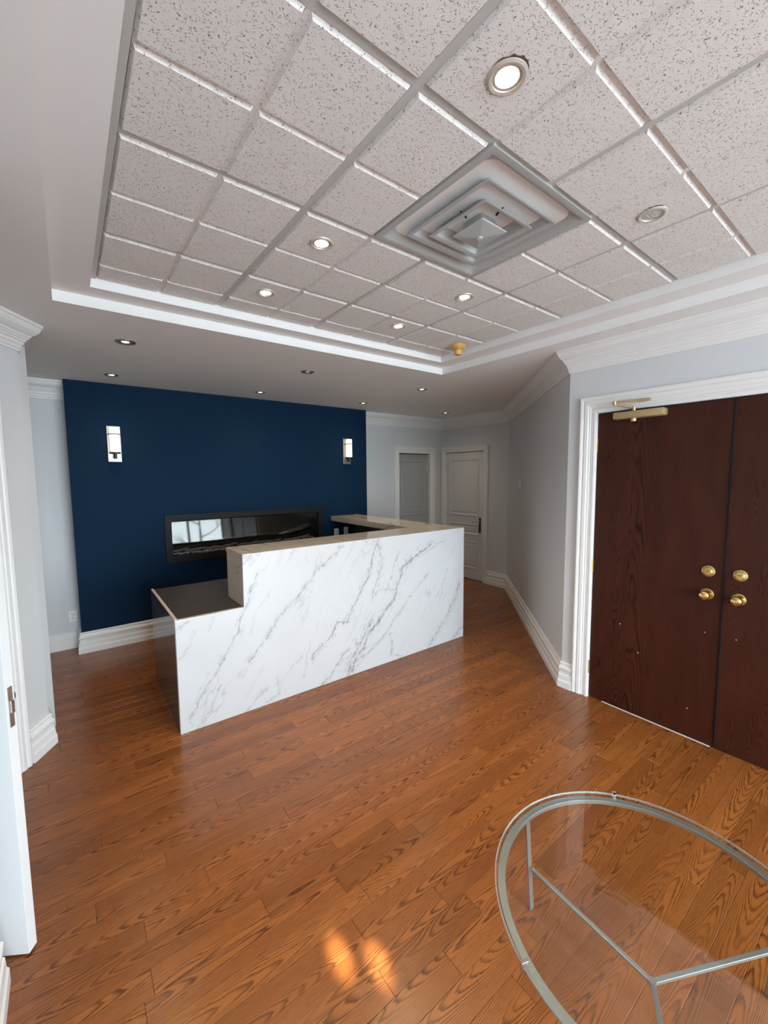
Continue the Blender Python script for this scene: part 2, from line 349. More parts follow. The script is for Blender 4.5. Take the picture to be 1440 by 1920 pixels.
# ------------------------------------------------------------------ key dimensions (metres)
YR, XB = -0.9, 4.2              # the room widens beyond here, behind the camera
XD = 3.039                      # wall of the double doors
XF, YB, YG = 5.05, 4.845, 5.05  # wall of the closed white door, navy wall, grey back wall
ZS, Z1, ZC = 2.571, 2.6263, 2.6823
u = Vector((0.53, 0.848, 0)).normalized(); w = Vector((u.y, -u.x, 0))     # left wall: along it / into the room
LC = Vector((-0.18, 3.28, 0))
def LW(t, d=0.0, z=0.0): v = LC-u*t+w*d; return Vector((v.x, v.y, z))
NX, NY = -0.285, 1.745          # corner of the near left wall
T2 = (LC-Vector((NX, NY, 0))).dot(u)    # where that wall's return meets the left wall
Q0, Q1 = LW(T2), Vector((NX, NY, 0))
DG0, DG1 = Vector((XD, 1.70, 0)), Vector((XF, 3.711, 0))

# ------------------------------------------------------------------ shell
sub = MB().prism([(-2.6, FRONT), (XB+.2, FRONT), (XB+.2, YR+.1), (XD+.2, YR+.1), (XD+.2, 1.6), (XF+.3, 3.6), (XF+.3, 6.6), (-2.6, 6.6)], -0.12, -0.012).obj('floor', M_SUBFLOOR); struct(sub)
# planks
random.seed(7)
PW = 0.0955; FIX = {1.62: .131, 1.513: .517, 2.054: .605, 1.946: 1.41, 1.852: 1.97, 1.416: 1.224, 1.081: 1.092, 0.97: .744}
def project(p):
    v = Vector(p)-Vector((0, 0, EYE)); c = Vector((v.dot(rr), -v.dot(uu), v.dot(f_)))
    return (720+F_PX*c.x/c.z, 960+F_PX*c.y/c.z) if c.z > 0.05 else None
def xlim(y):
    lo = -2.5
    hi = XB if y < YR else XD+.10 if y < 1.7 else min(XF+.15, y+1.339+.12)
    if y > YG: lo, hi = 3.9, XF+.15
    return lo, hi
rows = []
k0 = math.floor((FRONT-1.902)/PW)
for k in range(k0, int((6.3-1.902)/PW)+1):
    y0 = 1.902+k*PW; y1 = y0+PW
    if y0 < FRONT: y0 = FRONT
    lo, hi = xlim((y0+y1)/2)
    fx = [v for q, v in FIX.items() if y0 <= q < y1]
    start = fx[0] if fx else random.uniform(-.6, .4)
    cuts = [start]; x = start
    while x < hi: x += random.choice((.42, .6, .75, .9, 1.05, 1.25, 1.4))*random.uniform(.92, 1.08); cuts.append(x)
    x = start
    while x > lo: x -= random.choice((.42, .6, .75, .9, 1.05, 1.25))*random.uniform(.92, 1.08); cuts.insert(0, x)
    for a, b in zip(cuts, cuts[1:]):
        a, b = max(a, lo), min(b, hi)
        if b-a < .02: continue
        pr = [project((xx, yy, 0)) for xx in (a, (a+b)/2, b) for yy in (y0, y1)]
        vis = any(q and -5 < q[0] < 1445 and 600 < q[1] < 1925 for q in pr)
        q = [project(c) for c in ((a, y0, 0), (b, y0, 0), (b, y1, 0), (a, y1, 0))]
        area = 0
        if vis and all(q):
            q = [(min(max(s[0], 0), 1440), min(max(s[1], 0), 1920)) for s in q]
            area = abs(sum(q[i][0]*q[(i+1) % 4][1]-q[(i+1) % 4][0]*q[i][1] for i in range(4)))/2
        elif vis: area = 5000
        hid = a > .5 and b < 3.15 and y0 > 2.9 and y1 < 3.9
        rows.append((0 if hid else area, a, b, y0, y1, random.random()))
rows.sort(key=lambda r: -r[0])
def plank_geo(mb, a, b, y0, y1, dz=0.0):
    g, c, zt = .0005, .0011, dz
    B = [(a+g, y0+g), (b-g, y0+g), (b-g, y1-g), (a+g, y1-g)]; T = [(a+g+c, y0+g+c), (b-g-c, y0+g+c), (b-g-c, y1-g-c), (a+g+c, y1-g-c)]
    v0 = [mb.bm.verts.new((*p, -.012)) for p in B]; v1 = [mb.bm.verts.new((*p, zt-c*.7)) for p in B]; v2 = [mb.bm.verts.new((*p, zt)) for p in T]
    mb.bm.faces.new(v2)
    for i in range(4):
        j = (i+1) % 4; mb.bm.faces.new((v1[i], v1[j], v2[j], v2[i])); mb.bm.faces.new((v0[i], v0[j], v1[j], v1[i]))
for ar, a, b, y0, y1, r in rows[:295]:
    m = MB(); plank_geo(m, a, b, y0, y1); o = m.obj('plank', M_OAK, sub); setattr_plank(o.data, r, (y0+y1)/2)
m = MB(); vals = []; cent = []
for ar, a, b, y0, y1, r in rows[295:]:
    plank_geo(m, a, b, y0, y1); vals += [r]*9; cent += [(y0+y1)/2]*9
o = m.obj('far_planks', M_OAK, sub); setattr_plank(o.data, vals, cent); o['kind'] = 'stuff'

# ceiling: flat soffit with a two-step tray
OX0, OX1, OY0, OY1 = -0.0023, 2.752, -0.75, 2.7524
IX0, IX1, IY0, IY1 = 0.151, 2.603, -0.60, 2.616
m = MB()
def ring(mb, o, i, z, up=False):
    (a, b, c, d), (e, f, g, h) = o, i
    for q in (((a, c), (b, c), (f, g), (e, g)), ((b, c), (b, d), (f, h), (f, g)), ((b, d), (a, d), (e, h), (f, h)), ((a, d), (a, c), (e, g), (e, h))): mb.poly([(*p, z) for p in q])
def wallring(mb, r, z0, z1):
    a, b, c, d = r; c4 = [(a, c), (b, c), (b, d), (a, d)]
    for i in range(4):
        p, q = c4[i], c4[(i+1) % 4]; mb.poly([(*p, z0), (*q, z0), (*q, z1), (*p, z1)])
OUT, INN = (OX0, OX1, OY0, OY1), (IX0, IX1, IY0, IY1)
ring(m, (-2.6, 5.6, FRONT-.3, 6.7), OUT, ZS); wallring(m, OUT, ZS, Z1); ring(m, OUT, INN, Z1); wallring(m, INN, Z1, ZC+.012)
m.poly([(IX0, IY0, ZC+.012), (IX1, IY0, ZC+.012), (IX1, IY1, ZC+.012), (IX0, IY1, ZC+.012)])
m.poly([(-2.6, FRONT-.3, 2.9), (5.6, FRONT-.3, 2.9), (5.6, 6.7, 2.9), (-2.6, 6.7, 2.9)]); wallring(m, (-2.6, 5.6, FRONT-.3, 6.7), ZS, 2.9)
bmesh.ops.remove_doubles(m.bm, verts=m.bm.verts[:], dist=1e-5)
ceil = struct(m.obj('ceiling', M_CEIL))
# lay-in tiles, each scored into raised pads, clipped to the tray
GX, GY, CX, CY, GA = 0.7853, 0.8745, 0.3074, 0.3131, 0.0102
def G(i, j): a, b = i*CX, j*CY; return (GX+a*math.cos(GA)-b*math.sin(GA), GY+a*math.sin(GA)+b*math.cos(GA))
def clip(poly, lim):
    x0, x1, y0, y1 = lim
    for ax, v, sg in ((0, x0, 1), (0, x1, -1), (1, y0, 1), (1, y1, -1)):
        out = []
        for i in range(len(poly)):
            p, q = poly[i], poly[(i+1) % len(poly)]; a, b = (p[ax]-v)*sg, (q[ax]-v)*sg
            if a >= 0: out.append(p)
            if a*b < 0: t = a/(a-b); out.append((p[0]+(q[0]-p[0])*t, p[1]+(q[1]-p[1])*t))
        poly = out
        if len(poly) < 3: return []
    return poly
def inset(poly, d):
    n = len(poly); out = []
    ar = sum(poly[i][0]*poly[(i+1) % n][1]-poly[(i+1) % n][0]*poly[i][1] for i in range(n)); s = 1 if ar > 0 else -1
    for i in range(n):
        a, b, c = Vector(poly[i-1]), Vector(poly[i]), Vector(poly[(i+1) % n])
        e1, e2 = (b-a), (c-b)
        if e1.length < 1e-6 or e2.length < 1e-6: out.append(tuple(b)); continue
        e1.normalize(); e2.normalize(); n1, n2 = Vector((-e1.y, e1.x))*s, Vector((-e2.y, e2.x))*s
        mm = n1+n2; mm = mm/max(mm.dot(n1), .3); out.append(tuple(b+mm*d))
    return out
LIM = (IX0+.030, IX1-.004, IY0+.004, IY1-.004)
DCX, DCY, DH = 1.395, 1.185, 0.302     # air diffuser centre, half size
PADZ = ZC-.010
for ti in range(-4, 8, 2):
    for tj in range(-6, 8, 2):
        m = MB(); any_ = False; cxy = G(ti+1, tj+1)
        for di in (0, 1):
            for dj in (0, 1):
                i, j = ti+di, tj+dj
                if 1 <= i <= 2 and 0 <= j <= 1: continue          # the diffuser fills these cells
                ga, gb, gc, gd = (.0125 if di == 0 else .006), (.0125 if di == 1 else .006), (.0125 if dj == 0 else .006), (.0125 if dj == 1 else .006)
                e = [G(i+ga/CX, j+gc/CY), G(i+1-gb/CX, j+gc/CY), G(i+1-gb/CX, j+1-gd/CY), G(i+ga/CX, j+1-gd/CY)]
                pc = clip(e, LIM)
                if len(pc) < 3: continue
                xs = [p[0] for p in pc]; ys = [p[1] for p in pc]
                if max(xs)-min(xs) < .03 or max(ys)-min(ys) < .03: continue
                tp = inset(pc, .0075); n = len(pc); any_ = True
                lo = [m.bm.verts.new((p[0]-cxy[0], p[1]-cxy[1], .004)) for p in pc]; hi = [m.bm.verts.new((p[0]-cxy[0], p[1]-cxy[1], -.010)) for p in tp]
                m.bm.faces.new(hi)
                for q in range(n): m.bm.faces.new((lo[q], lo[(q+1) % n], hi[(q+1) % n], hi[q]))
        # backing sheet of the tile, seen in the score grooves
        bk = clip([G(ti+.03, tj+.03), G(ti+1.97, tj+.03), G(ti+1.97, tj+1.97), G(ti+.03, tj+1.97)], LIM)
        if any_ and len(bk) >= 3:
            if ti == 0 and tj == 0: bk = clip(bk, (IX0, DCX-DH+.0, IY0, IY1))
            if ti == 2 and tj == 0: bk = clip(bk, (DCX+DH, IX1, IY0, IY1))
            if len(bk) >= 3: m.poly([(p[0]-cxy[0], p[1]-cxy[1], .0015) for p in bk])
        if any_: m.obj('ceiling_tile', M_TILE, ceil, loc=(cxy[0], cxy[1], ZC-.001))
        else: m.bm.free()
def tee(p, q, wd, dz=0.0):
    a, b = Vector(p), Vector(q); d = (b-a).normalized(); n = Vector((-d.y, d.x))*wd/2
    pc = clip([tuple(a+n), tuple(a-n), tuple(b-n), tuple(b+n)], (IX0, IX1, IY0, IY1))
    if len(pc) >= 3:
        m = MB(); m.prism(pc, ZC-.0022-dz, ZC+.010); m.obj('ceiling_tee', M_GRID, ceil)
for i in range(-2, 7, 2):
    if i == 2:
        tee(G(2, -6), (G(2, 0)[0], DCY-DH-.005), .024); tee((G(2, 2)[0], DCY+DH+.005), G(2, 8), .024)
    else: tee(G(i, -6), G(i, 8), .024)
for j in range(-4, 7, 2): tee(G(-4, j), G(8, j), .023, -.0008)
tee((IX0, IY0), (IX0, IY1), .052, .010)            # wall angle along the left tray edge

# walls (each a slab on the outside of its inner face)
def wall(name, p, q, t, m=M_WALL, z0=0.0, z1=ZS, holes=(), top=None):
    """p -> q inner face, room on the left of p->q; holes: (s0, s1, z0, z1) along the wall"""
    p, q = Vector((p[0], p[1], 0)), Vector((q[0], q[1], 0)); L = (q-p).length; d = (q-p)/L; n = Vector((d.y, -d.x, 0))
    xs = sorted({0, L, *[h[0] for h in holes], *[h[1] for h in holes]}); zs = sorted({z0, z1, *[h[2] for h in holes], *[h[3] for h in holes]})
    def solid(i, j):
        if i < 0 or j < 0 or i >= len(xs)-1 or j >= len(zs)-1: return False
        c = ((xs[i]+xs[i+1])/2, (zs[j]+zs[j+1])/2); return not any(h[0] < c[0] < h[1] and h[2] < c[1] < h[3] for h in holes)
    mb = MB(); P = lambda s, z, o: p+d*s+n*o+Vector((0, 0, z))
    for i in range(len(xs)-1):
        for j in range(len(zs)-1):
            if not solid(i, j): continue
            a, b, c, e = xs[i], xs[i+1], zs[j], zs[j+1]
            mb.poly([P(a, c, 0), P(b, c, 0), P(b, e, 0), P(a, e, 0)]); mb.poly([P(a, c, t), P(b, c, t), P(b, e, t), P(a, e, t)])
            if not solid(i-1, j): mb.poly([P(a, c, 0), P(a, e, 0), P(a, e, t), P(a, c, t)])
            if not solid(i+1, j): mb.poly([P(b, c, 0), P(b, e, 0), P(b, e, t), P(b, c, t)])
            if not solid(i, j-1): mb.poly([P(a, c, 0), P(b, c, 0), P(b, c, t), P(a, c, t)])
            if not solid(i, j+1): mb.poly([P(a, e, 0), P(b, e, 0), P(b, e, t), P(a, e, t)])
    bmesh.ops.remove_doubles(mb.bm, verts=mb.bm.verts[:], dist=1e-5)
    return struct(mb.obj(name, m))
DH_ = 2.09          # door head height
DY0, DY1, DYM = -0.055, 1.485, 0.715
# order so that the room is on the left when walking
wall('wall_right', (XD, YR), (XD, DG0.y), .14, holes=[(DY0-YR, DY1-YR, 0, 2.10)])
wall('wall_bay_return', (XB, YR), (XD, YR), .14); wall('wall_bay_right', (XB, FRONT-.15), (XB, YR), .14)
wall('wall_diagonal', DG0, DG1, .14)
wall('wall_far_right', (XF, DG1.y), (XF, YG+.0), .14, holes=[(4.155-DG1.y, 4.95-DG1.y, 0, 2.03)])
wall('wall_back', (XF, YG), (-.52, YG), .14, holes=[(XF-4.77, XF-4.116, 0, 2.013)])
wall('wall_left_alcove', (-.52, YG), (LC.x, LC.y), .10)
OP0, OP1 = .31, 1.247
wall('wall_left', LC, Q0, .12, holes=[(OP0, OP1, 0, 2.05)])
wall('wall_left_return', Q0, Q1, .05)
wall('wall_near_left', Q1, (NX, FRONT-.15), .12)
wall('wall_front', (NX-.12, FRONT), (XB, FRONT), .15, holes=[(.17, 3.70-NX+.12, .06, 2.50)])
# side room beyond the open left door, and the small room beyond the ajar door
a_, b_ = LW(-.1, -1.6), LW(T2+.3, -1.6)
wall('wall_side_room', a_, b_, .1); wall('wall_side_room_end', LW(-.1, -.1), a_, .1, holes=[]); wall('wall_side_room_near', b_, LW(T2+.3, -.05), .1)
wall('wall_closet', (XF+.14, 6.3), (3.8, 6.3), .1); wall('wall_closet_left', (3.8, 6.3), (3.8, YG+.14), .1); wall('wall_closet_right', (XF+.14, YG+.14), (XF+.14, 6.3), .1)
struct(MB().box((XD+.14, DY0-.3, 0), (XD+.30, 1.62, ZS)).obj('wall_leak_block', M_WALL)); struct(MB().box((XF+.142, DG1.y, 0), (XF+.30, YG+.1, ZS)).obj('wall_far_leak_block', M_WALL))  # unseen slabs added behind the doors to stop daylight leaking through the gaps
# navy feature wall with the firebox opening
BX0, BX1 = 0.026, 3.366
FX0, FX1, FZ0, FZ1 = .786, 2.653, .767, 1.275
wall('wall_feature', (BX1, YB), (BX0, YB), .198, M_BLUE, holes=[(BX1-FX1+.03, BX1-FX0-.03, FZ0+.03, FZ1-.03)])

# trims
CROWN = [(0, 0), (.118, 0), (.118, -.014), (.110, -.018), (.108, -.026), (.098, -.044), (.080, -.058), (.062, -.068), (.058, -.078), (.050, -.080), (.048, -.088), (.040, -.091), (.037, -.100), (.028, -.104), (.026, -.120), (.018, -.126), (.017, -.140), (.010, -.146), (.009, -.158), (0, -.158)]
BASE = [(0, 0), (.034, 0), (.034, .050), (.028, .062), (.026, .100), (.020, .108), (.019, .132), (.026, .142), (.026, .158), (.016, .166), (.012, .180), (.016, .190), (.010, .200), (0, .200)]
BASEL = [(0, 0), (.018, 0), (.018, .115), (.013, .122), (.013, .138), (.007, .146), (.007, .160), (0, .164)]
def run(name, pts, prof, z, side=1, m=M_TRIM):
    mb = MB(); mb.sweep([(p[0], p[1], z) for p in pts], (0, 0, 1), prof, side); return struct(mb.obj(name, m))
run('trim_1', [LW(T2+.0), LC, (-.52, YG), (BX0, YG)], [(q, h) for q, h in CROWN], ZS, -1)
run('trim_2', [(BX1, YG), (XF, YG), (XF, DG1.y), (XD, DG0.y), (XD, YR), (XB, YR), (XB, FRONT)], CROWN, ZS, -1)
run('baseboard_right', [(XB, FRONT), (XB, YR), (XD, YR), (XD, DY0-.128)], BASE, 0)
run('baseboard_right_end', [(XD, DY1+.121), (XD, DG0.y), (XF, DG1.y), (XF, 4.155-.085)], BASE, 0)
run('baseboard_back', [(4.025, YG), (BX1, YG)], BASE, 0)
run('baseboard_feature', [(BX1, YG-.01), (BX1, YB), (BX0, YB), (BX0, YG-.01)], BASE, 0)
run('baseboard_back_left', [(BX0, YG), (-.52, YG)], BASEL, 0)
run('baseboard_left', [(-.50, YG-.02), LC, LW(OP0-.126)], BASE, 0)
run('baseboard_near_left', [LW(T2, 0)+Q1*0, Q1, (NX, FRONT)], BASE, 0)
CASE = [(0, 0), (0, .014), (.010, .018), (.022, .018), (.026, .013), (.032, .017), (.040, .013), (.046, .018), (.056, .018), (.062, .024), (.084, .026), (.092, .020), (.098, .026), (.112, .030), (.120, .028), (.126, .012), (.126, 0)]
def casing(name, o, ax, nrm, s0, s1, h, prof, sc=1.0):
    """three-sided casing round an opening s0..s1 along ax from point o, room normal nrm"""
    o, ax, nrm = Vector(o), Vector(ax), Vector(nrm); up = Vector((0, 0, h))
    pts = [o+ax*s0, o+ax*s0+up, o+ax*s1+up, o+ax*s1]
    side = 1 if nrm.cross(Vector((0, 0, 1))).dot(ax) < 0 else -1
    mb = MB(); mb.sweep(pts, nrm, [(q*sc, d) for q, d in prof], side); return struct(mb.obj(name, M_TRIM))
casing('trim_3', (XD, 0, 0), (0, 1, 0), (-1, 0, 0), DY0, DY1, 2.10, CASE, .97)
casing('trim_4', (0, YG, 0), (1, 0, 0), (0, -1, 0), 4.116, 4.77, 2.013, CASE, .80)
casing('trim_5', (XF, 0, 0), (0, 1, 0), (-1, 0, 0), 4.155, 4.950, 2.03, CASE, .68)
casing('trim_6', LC, tuple(-u), tuple(w), OP0, OP1-.012, 2.05, CASE, .95)

# ------------------------------------------------------------------ doors
def knuckle_hinge(mb, p, h, r): mb.tube([p, p+Vector((0, 0, h))], r, 10)
def double_leaf(name, y0, y1, lab, sgn):
    d = sempty(name, (XD+.004, (y0+y1)/2, 0)); d['label'] = lab
    px, py = XD+.004, (y0+y1)/2
    o = MB().box((0, y0-py+.003, .008), (.045, y1-py-.003, 2.094), .0012).obj('leaf', M_MAHOG, d); setattr_plank(o.data, .37 if sgn > 0 else .81, 1.13 if sgn > 0 else .36)
    ky = (y0+.0775 if sgn > 0 else y1-.073)-py
    R = Matrix.Rotation(math.radians(-90), 4, 'Y')      # local z -> -x (into the room)
    for nm, kz in (('knob', .945), ('deadbolt', 1.085)):
        T = Matrix.Translation((0, ky, kz)) @ R
        ro = MB().lathe([(0, 0), (.033, 0), (.034, .002), (.034, .004), (.029, .0055), (.027, .0055), (.025, .009), (.018, .010), (0, .010)], 28, T).obj('rosette', M_BRASS, d, True)
        if nm == 'knob': MB().lathe([(.011, .010), (.010, .026), (.016, .030), (.025, .038), (.0275, .050), (.024, .060), (.014, .066), (.010, .067), (.009, .064), (0, .064)], 28, T).obj('knob', M_BRASS, d, True)
        else:
            MB().lathe([(.0225, .006), (.0225, .016), (.019, .019), (0, .019)], 24, T).obj('deadbolt', M_BRASS, ro, True)
            MB().box((-.036, ky-.014, kz-.005), (-.018, ky+.014, kz+.005), .003).obj('thumb_turn', M_BRASS, ro)
    MB().lathe([(0, 0), (.0055, 0), (.0045, .003), (0, .0035)], 12, Matrix.Translation((0, ky, .705)) @ R).obj('bolt_head', M_CHROME, d, True)
    return d
d1 = double_leaf('door_1', DYM, DY1, 'left mahogany leaf of the double doors with the closer on top', 1)
d2 = double_leaf('door_2', DY0, DYM, 'right mahogany leaf of the double doors cut off by the picture edge', -1)
def rel(o, p): return (p[0]-o.location.x, p[1]-o.location.y, p[2]-o.location.z)
for z in (.235, 1.0, 1.875):
    m = MB(); m.tube([rel(d1, (XD-.006, DY1+.002, z-.05)), rel(d1, (XD-.006, DY1+.002, z+.05))], .0075, 12); m.box(rel(d1, (XD-.002, DY1-.008, z-.05)), rel(d1, (XD+.004, DY1+.016, z+.05)))
    h = m.obj('hinge', M_HINGE, d1, True)
for yy, zz in ((1.156, .452), (1.28, .62), (.86, .19)):
    MB().box(rel(d1, (XD+.0028, yy-.003, zz-.003)), rel(d1, (XD+.006, yy+.003, zz+.003))).obj('scuff_mark', M_CHIP_LEAK, d1)
MB().box(rel(d1, (XD-.0, DYM+.02, .0)), rel(d1, (XD+.01, DY1-.10, .003))).obj('light_gap_strip', M_CHIP_LEAK, d1)  # pale strip imitates the line of light leaking under the door
MB().box(rel(d1, (XD-.003, DYM-.006, .02)), rel(d1, (XD+.004, DYM+.001, 2.09))).obj('astragal', M_BLACK, d1)
# door closer on the left leaf
m = MB().box(rel(d1, (XD-.062, 1.048, 2.036)), rel(d1, (XD+.004, 1.359, 2.084)), .011); cl = m.obj('door_closer', M_GOLD, d1, True)
MB().lathe([(0, -.024), (.016, -.022), (.019, -.010), (.017, 0), (0, 0)], 20, Matrix.Translation(rel(d1, (XD-.034, 1.235, 2.038)))).obj('spindle_cap', M_GOLD, cl, True)
m = MB(); m.tube([rel(d1, (XD-.034, 1.235, 2.080)), rel(d1, (XD-.034, 1.235, 2.112))], .012, 14)
m.tube([rel(d1, (XD-.034, 1.235, 2.106)), rel(d1, (XD-.085, 1.335, 2.135))], .009, 8); m.obj('main_arm', M_GOLD, cl, True)
m = MB(); m.tube([rel(d1, (XD-.085, 1.335, 2.126)), rel(d1, (XD-.085, 1.335, 2.156))], .011, 12); m.tube([rel(d1, (XD-.085, 1.335, 2.15)), rel(d1, (XD-.045, 1.20, 2.146))], .007, 8)
m.box(rel(d1, (XD-.050, 1.135, 2.138)), rel(d1, (XD-.027, 1.215, 2.154)), .003); m.obj('forearm', M_GOLD, cl, True)

def panel_door(name, lab, wdt, hgt, M, parent_m, panels, thick=.035):
    """a moulded door in its own frame: x along the leaf from the hinge, -y is the room side"""
    d = sempty(name); d.matrix_world = M; d['label'] = lab
    MB().box((0, 0, .008), (wdt, thick, hgt), .001).obj('leaf', parent_m, d)
    for x0, x1, z0, z1 in panels:
        m = MB(); pr = [(0, 0), (0, -.008), (.006, -.011), (.013, -.009), (.019, -.004), (.024, 0)]
        c = [(x0, z0), (x1, z0), (x1, z1), (x0, z1)]; rws = []
        for q, h in pr: rws.append([m.bm.verts.new((p[0]+(q if p[0] == x0 else -q), h, p[1]+(q if p[1] == z0 else -q))) for p in c])
        for A, B in zip(rws, rws[1:]):
            for i in range(4): m.bm.faces.new((A[i], A[(i+1) % 4], B[(i+1) % 4], B[i]))
        m.obj('panel_moulding', parent_m, d)
        m = MB(); a, b = .040, .058
        lo = [m.bm.verts.new((p[0]+(a if p[0] == x0 else -a), -.0005, p[1]+(a if p[1] == z0 else -a))) for p in c]; hi = [m.bm.verts.new((p[0]+(b if p[0] == x0 else -b), -.006, p[1]+(b if p[1] == z0 else -b))) for p in c]
        m.bm.faces.new(hi)
        for i in range(4): m.bm.faces.new((lo[i], lo[(i+1) % 4], hi[(i+1) % 4], hi[i]))
        m.obj('raised_panel', parent_m, d)
    return d
def frame(o, ax, ay): az = Vector((0, 0, 1)); M = Matrix((tuple(ax)+(0,), tuple(ay)+(0,), (0, 0, 1, 0), (0, 0, 0, 1))).transposed(); M.translation = Vector(o); return M
# closed white door on the far right wall (hinges at its left, lever at its right); leaf x runs towards the camera
dW = 4.944-4.160
d4 = panel_door('door_4', 'closed white panelled door with dark lever beside the ajar door', dW, 2.024, frame((XF+.012, 4.946, 0), (0, -1, 0), (1, 0, 0)), M_DOORW,
    [(.10, dW-.10, 1.02, 1.91), (.10, dW-.10, .72, .885), (.10, dW-.10, .18, .61)])
m = MB().box((dW-.082, -.010, .766), (dW-.048, .0, 1.0), .002); pl4 = m.obj('lock_plate', M_DARKMET, d4)
m = MB(); m.tube([(dW-.065, -.008, .945), (dW-.065, -.05, .945)], .010, 12); m.tube([(dW-.065, -.05, .945), (dW-.11, -.052, .946), (dW-.16, -.050, .938), (dW-.20, -.048, .942)], [.010, .009, .008, .007], 10); m.obj('lever_handle', M_NICK, pl4, True)
for z in (.30, 1.04, 1.80):
    m = MB(); m.tube([(-.002, -.008, z-.05), (-.002, -.008, z+.05)], .007, 10); m.obj('hinge', M_NICK, d4, True)
# ajar door in the back wall, hinged at its right, turned a little inwards
an = math.radians(7); ax = Vector((-math.cos(an), math.sin(an), 0)); ay = Vector((math.sin(an), math.cos(an), 0))
d3 = panel_door('door_3', 'white panelled door left ajar into a dark room in the back wall', .645, 2.0, frame((4.752, YG+.035, 0), ax, ay), M_DOORG, [(.085, .545, 1.02, 1.89), (.085, .545, .72, .885), (.085, .545, .18, .61)])
for z in (.30, 1.04, 1.786):
    m = MB(); m.tube([(-.006, -.010, z-.05), (-.006, -.010, z+.05)], .008, 10); m.box((-.004, -.004, z-.05), (.026, .0, z+.05)); m.obj('hinge', M_NICK, d3, True)
# jamb linings
def jamb(name, o, ax, nrm, s0, s1, h, dep, th=.018):
    o, ax, nrm = Vector(o), Vector(ax), Vector(nrm); m = MB()
    m.obox(o, ax, nrm, (0, 0, 1), (s0-th+.001, -dep, 0), (s0+.001, 0, h)); m.obox(o, ax, nrm, (0, 0, 1), (s1-.001, -dep, 0), (s1+th-.001, 0, h)); m.obox(o, ax, nrm, (0, 0, 1), (s0, -dep, h-.001), (s1, 0, h+th)); return struct(m.obj(name, M_TRIM))
jamb('trim_7', (0, YG, 0), (1, 0, 0), (0, -1, 0), 4.116, 4.77, 2.013, .14); jamb('trim_8', LC, tuple(-u), tuple(w), OP0, OP1, 2.05, .12); jamb('trim_9', (XF, 0, 0), (0, 1, 0), (-1, 0, 0), 4.155, 4.95, 2.03, .14)
# open left door: square to the left wall, free edge towards the camera's left
h0 = LW(1.2495, .0)
d5 = panel_door('door_5', 'open white door at the left picture edge seen edge-on', .750, 2.03, frame(h0+Vector(u)*.0, tuple(w), tuple(u)), M_DOORW, [], .037)
MB().box((.7498, .009, .84), (.7512, .028, .98)).obj('latch_plate', M_NICK, d5)
m = MB().box((.751, .012, .888), (.759, .025, .932), .003); m.obj('latch_bolt', M_CHROME, d5)
T = Matrix.Translation((.685, .037, .91)) @ Matrix.Rotation(math.radians(-90), 4, 'X')
MB().lathe([(0, 0), (.032, 0), (.030, .008), (.012, .012), (.011, .030), (.022, .038), (.027, .052), (.020, .064), (0, .067)], 24, T).obj('door_knob', M_DARKMET, d5, True)

# ------------------------------------------------------------------ window wall behind the camera
w1 = sempty('window_1', (0, 0, 0))
WX0, WX1, WZ0, WZ1 = NX+.05, 3.70, .06, 2.50
m = MB(); fy0, fy1 = FRONT-.11, FRONT-.04
for a, b in (((WX0, WZ0), (WX0+.06, WZ1)), ((WX1-.06, WZ0), (WX1, WZ1)), ((WX0, WZ0), (WX1, WZ0+.06)), ((WX0, WZ1-.06), (WX1, WZ1))): m.box((a[0], fy0, a[1]), (b[0], fy1, b[1]))
m.obj('window_frame', M_TRIM, w1)
for k in (1, 2, 3): x = WX0+(WX1-WX0)*k/4; MB().box((x-.03, fy0, WZ0+.06), (x+.03, fy1, WZ1-.06)).obj('mullion', M_TRIM, w1)
for k in range(4):
    x0, x1 = WX0+(WX1-WX0)*k/4+.03, WX0+(WX1-WX0)*(k+1)/4-.03
    m = MB(); m.poly([(x0, FRONT-.075, WZ0+.06), (x1, FRONT-.075, WZ0+.06), (x1, FRONT-.075, WZ1-.06), (x0, FRONT-.075, WZ1-.06)]); m.obj('pane', M_PANE, w1)
struct(MB().box((-30, -40, -4.1), (30, FRONT-1.2, -4.0)).obj('ground', M_GROUND))

def bare_tree(x, y, hgt, label, seed):
    random.seed(seed); t = thing('bare_tree', label, 'tree', (x, y, -4.0))
    tr = MB(); br = MB(); tr.tube([(0, 0, 0), (.05, .02, hgt*.25), (-.03, .05, hgt*.5), (.02, 0, hgt*.8)], [.13, .10, .075, .03], 8)
    def grow(p, d, L, r, lv):
        q = p+d*L*.55+Vector((random.uniform(-.08, .08), random.uniform(-.08, .08), 0))*L; e = q+(d+Vector((0, 0, .15))).normalized()*L*.5
        br.tube([p, q, e], [r, r*.7, r*.4], 5)
        if lv:
            for _ in range(3 if lv > 1 else 4):
                f = random.choice((q, e)); nd = (d+Vector((random.uniform(-1, 1), random.uniform(-1, 1), random.uniform(-.35, .7)))*.9).normalized(); grow(f, nd, L*random.uniform(.5, .75), r*.55, lv-1)
    for k in range(11):
        z = hgt*(.25+.55*k/10); a = k*2.4; grow(Vector((0, .03, z)), Vector((math.cos(a), math.sin(a), .45)).normalized(), 1.0-.04*k, .030, 3)
    tr.obj('trunk', M_BARK, t, True); br.obj('branches', M_BARK, t, True)
bare_tree(4.3, -8.5, 9.5, 'bare leafless tree outside, seen mirrored in the fireplace glass', 5)

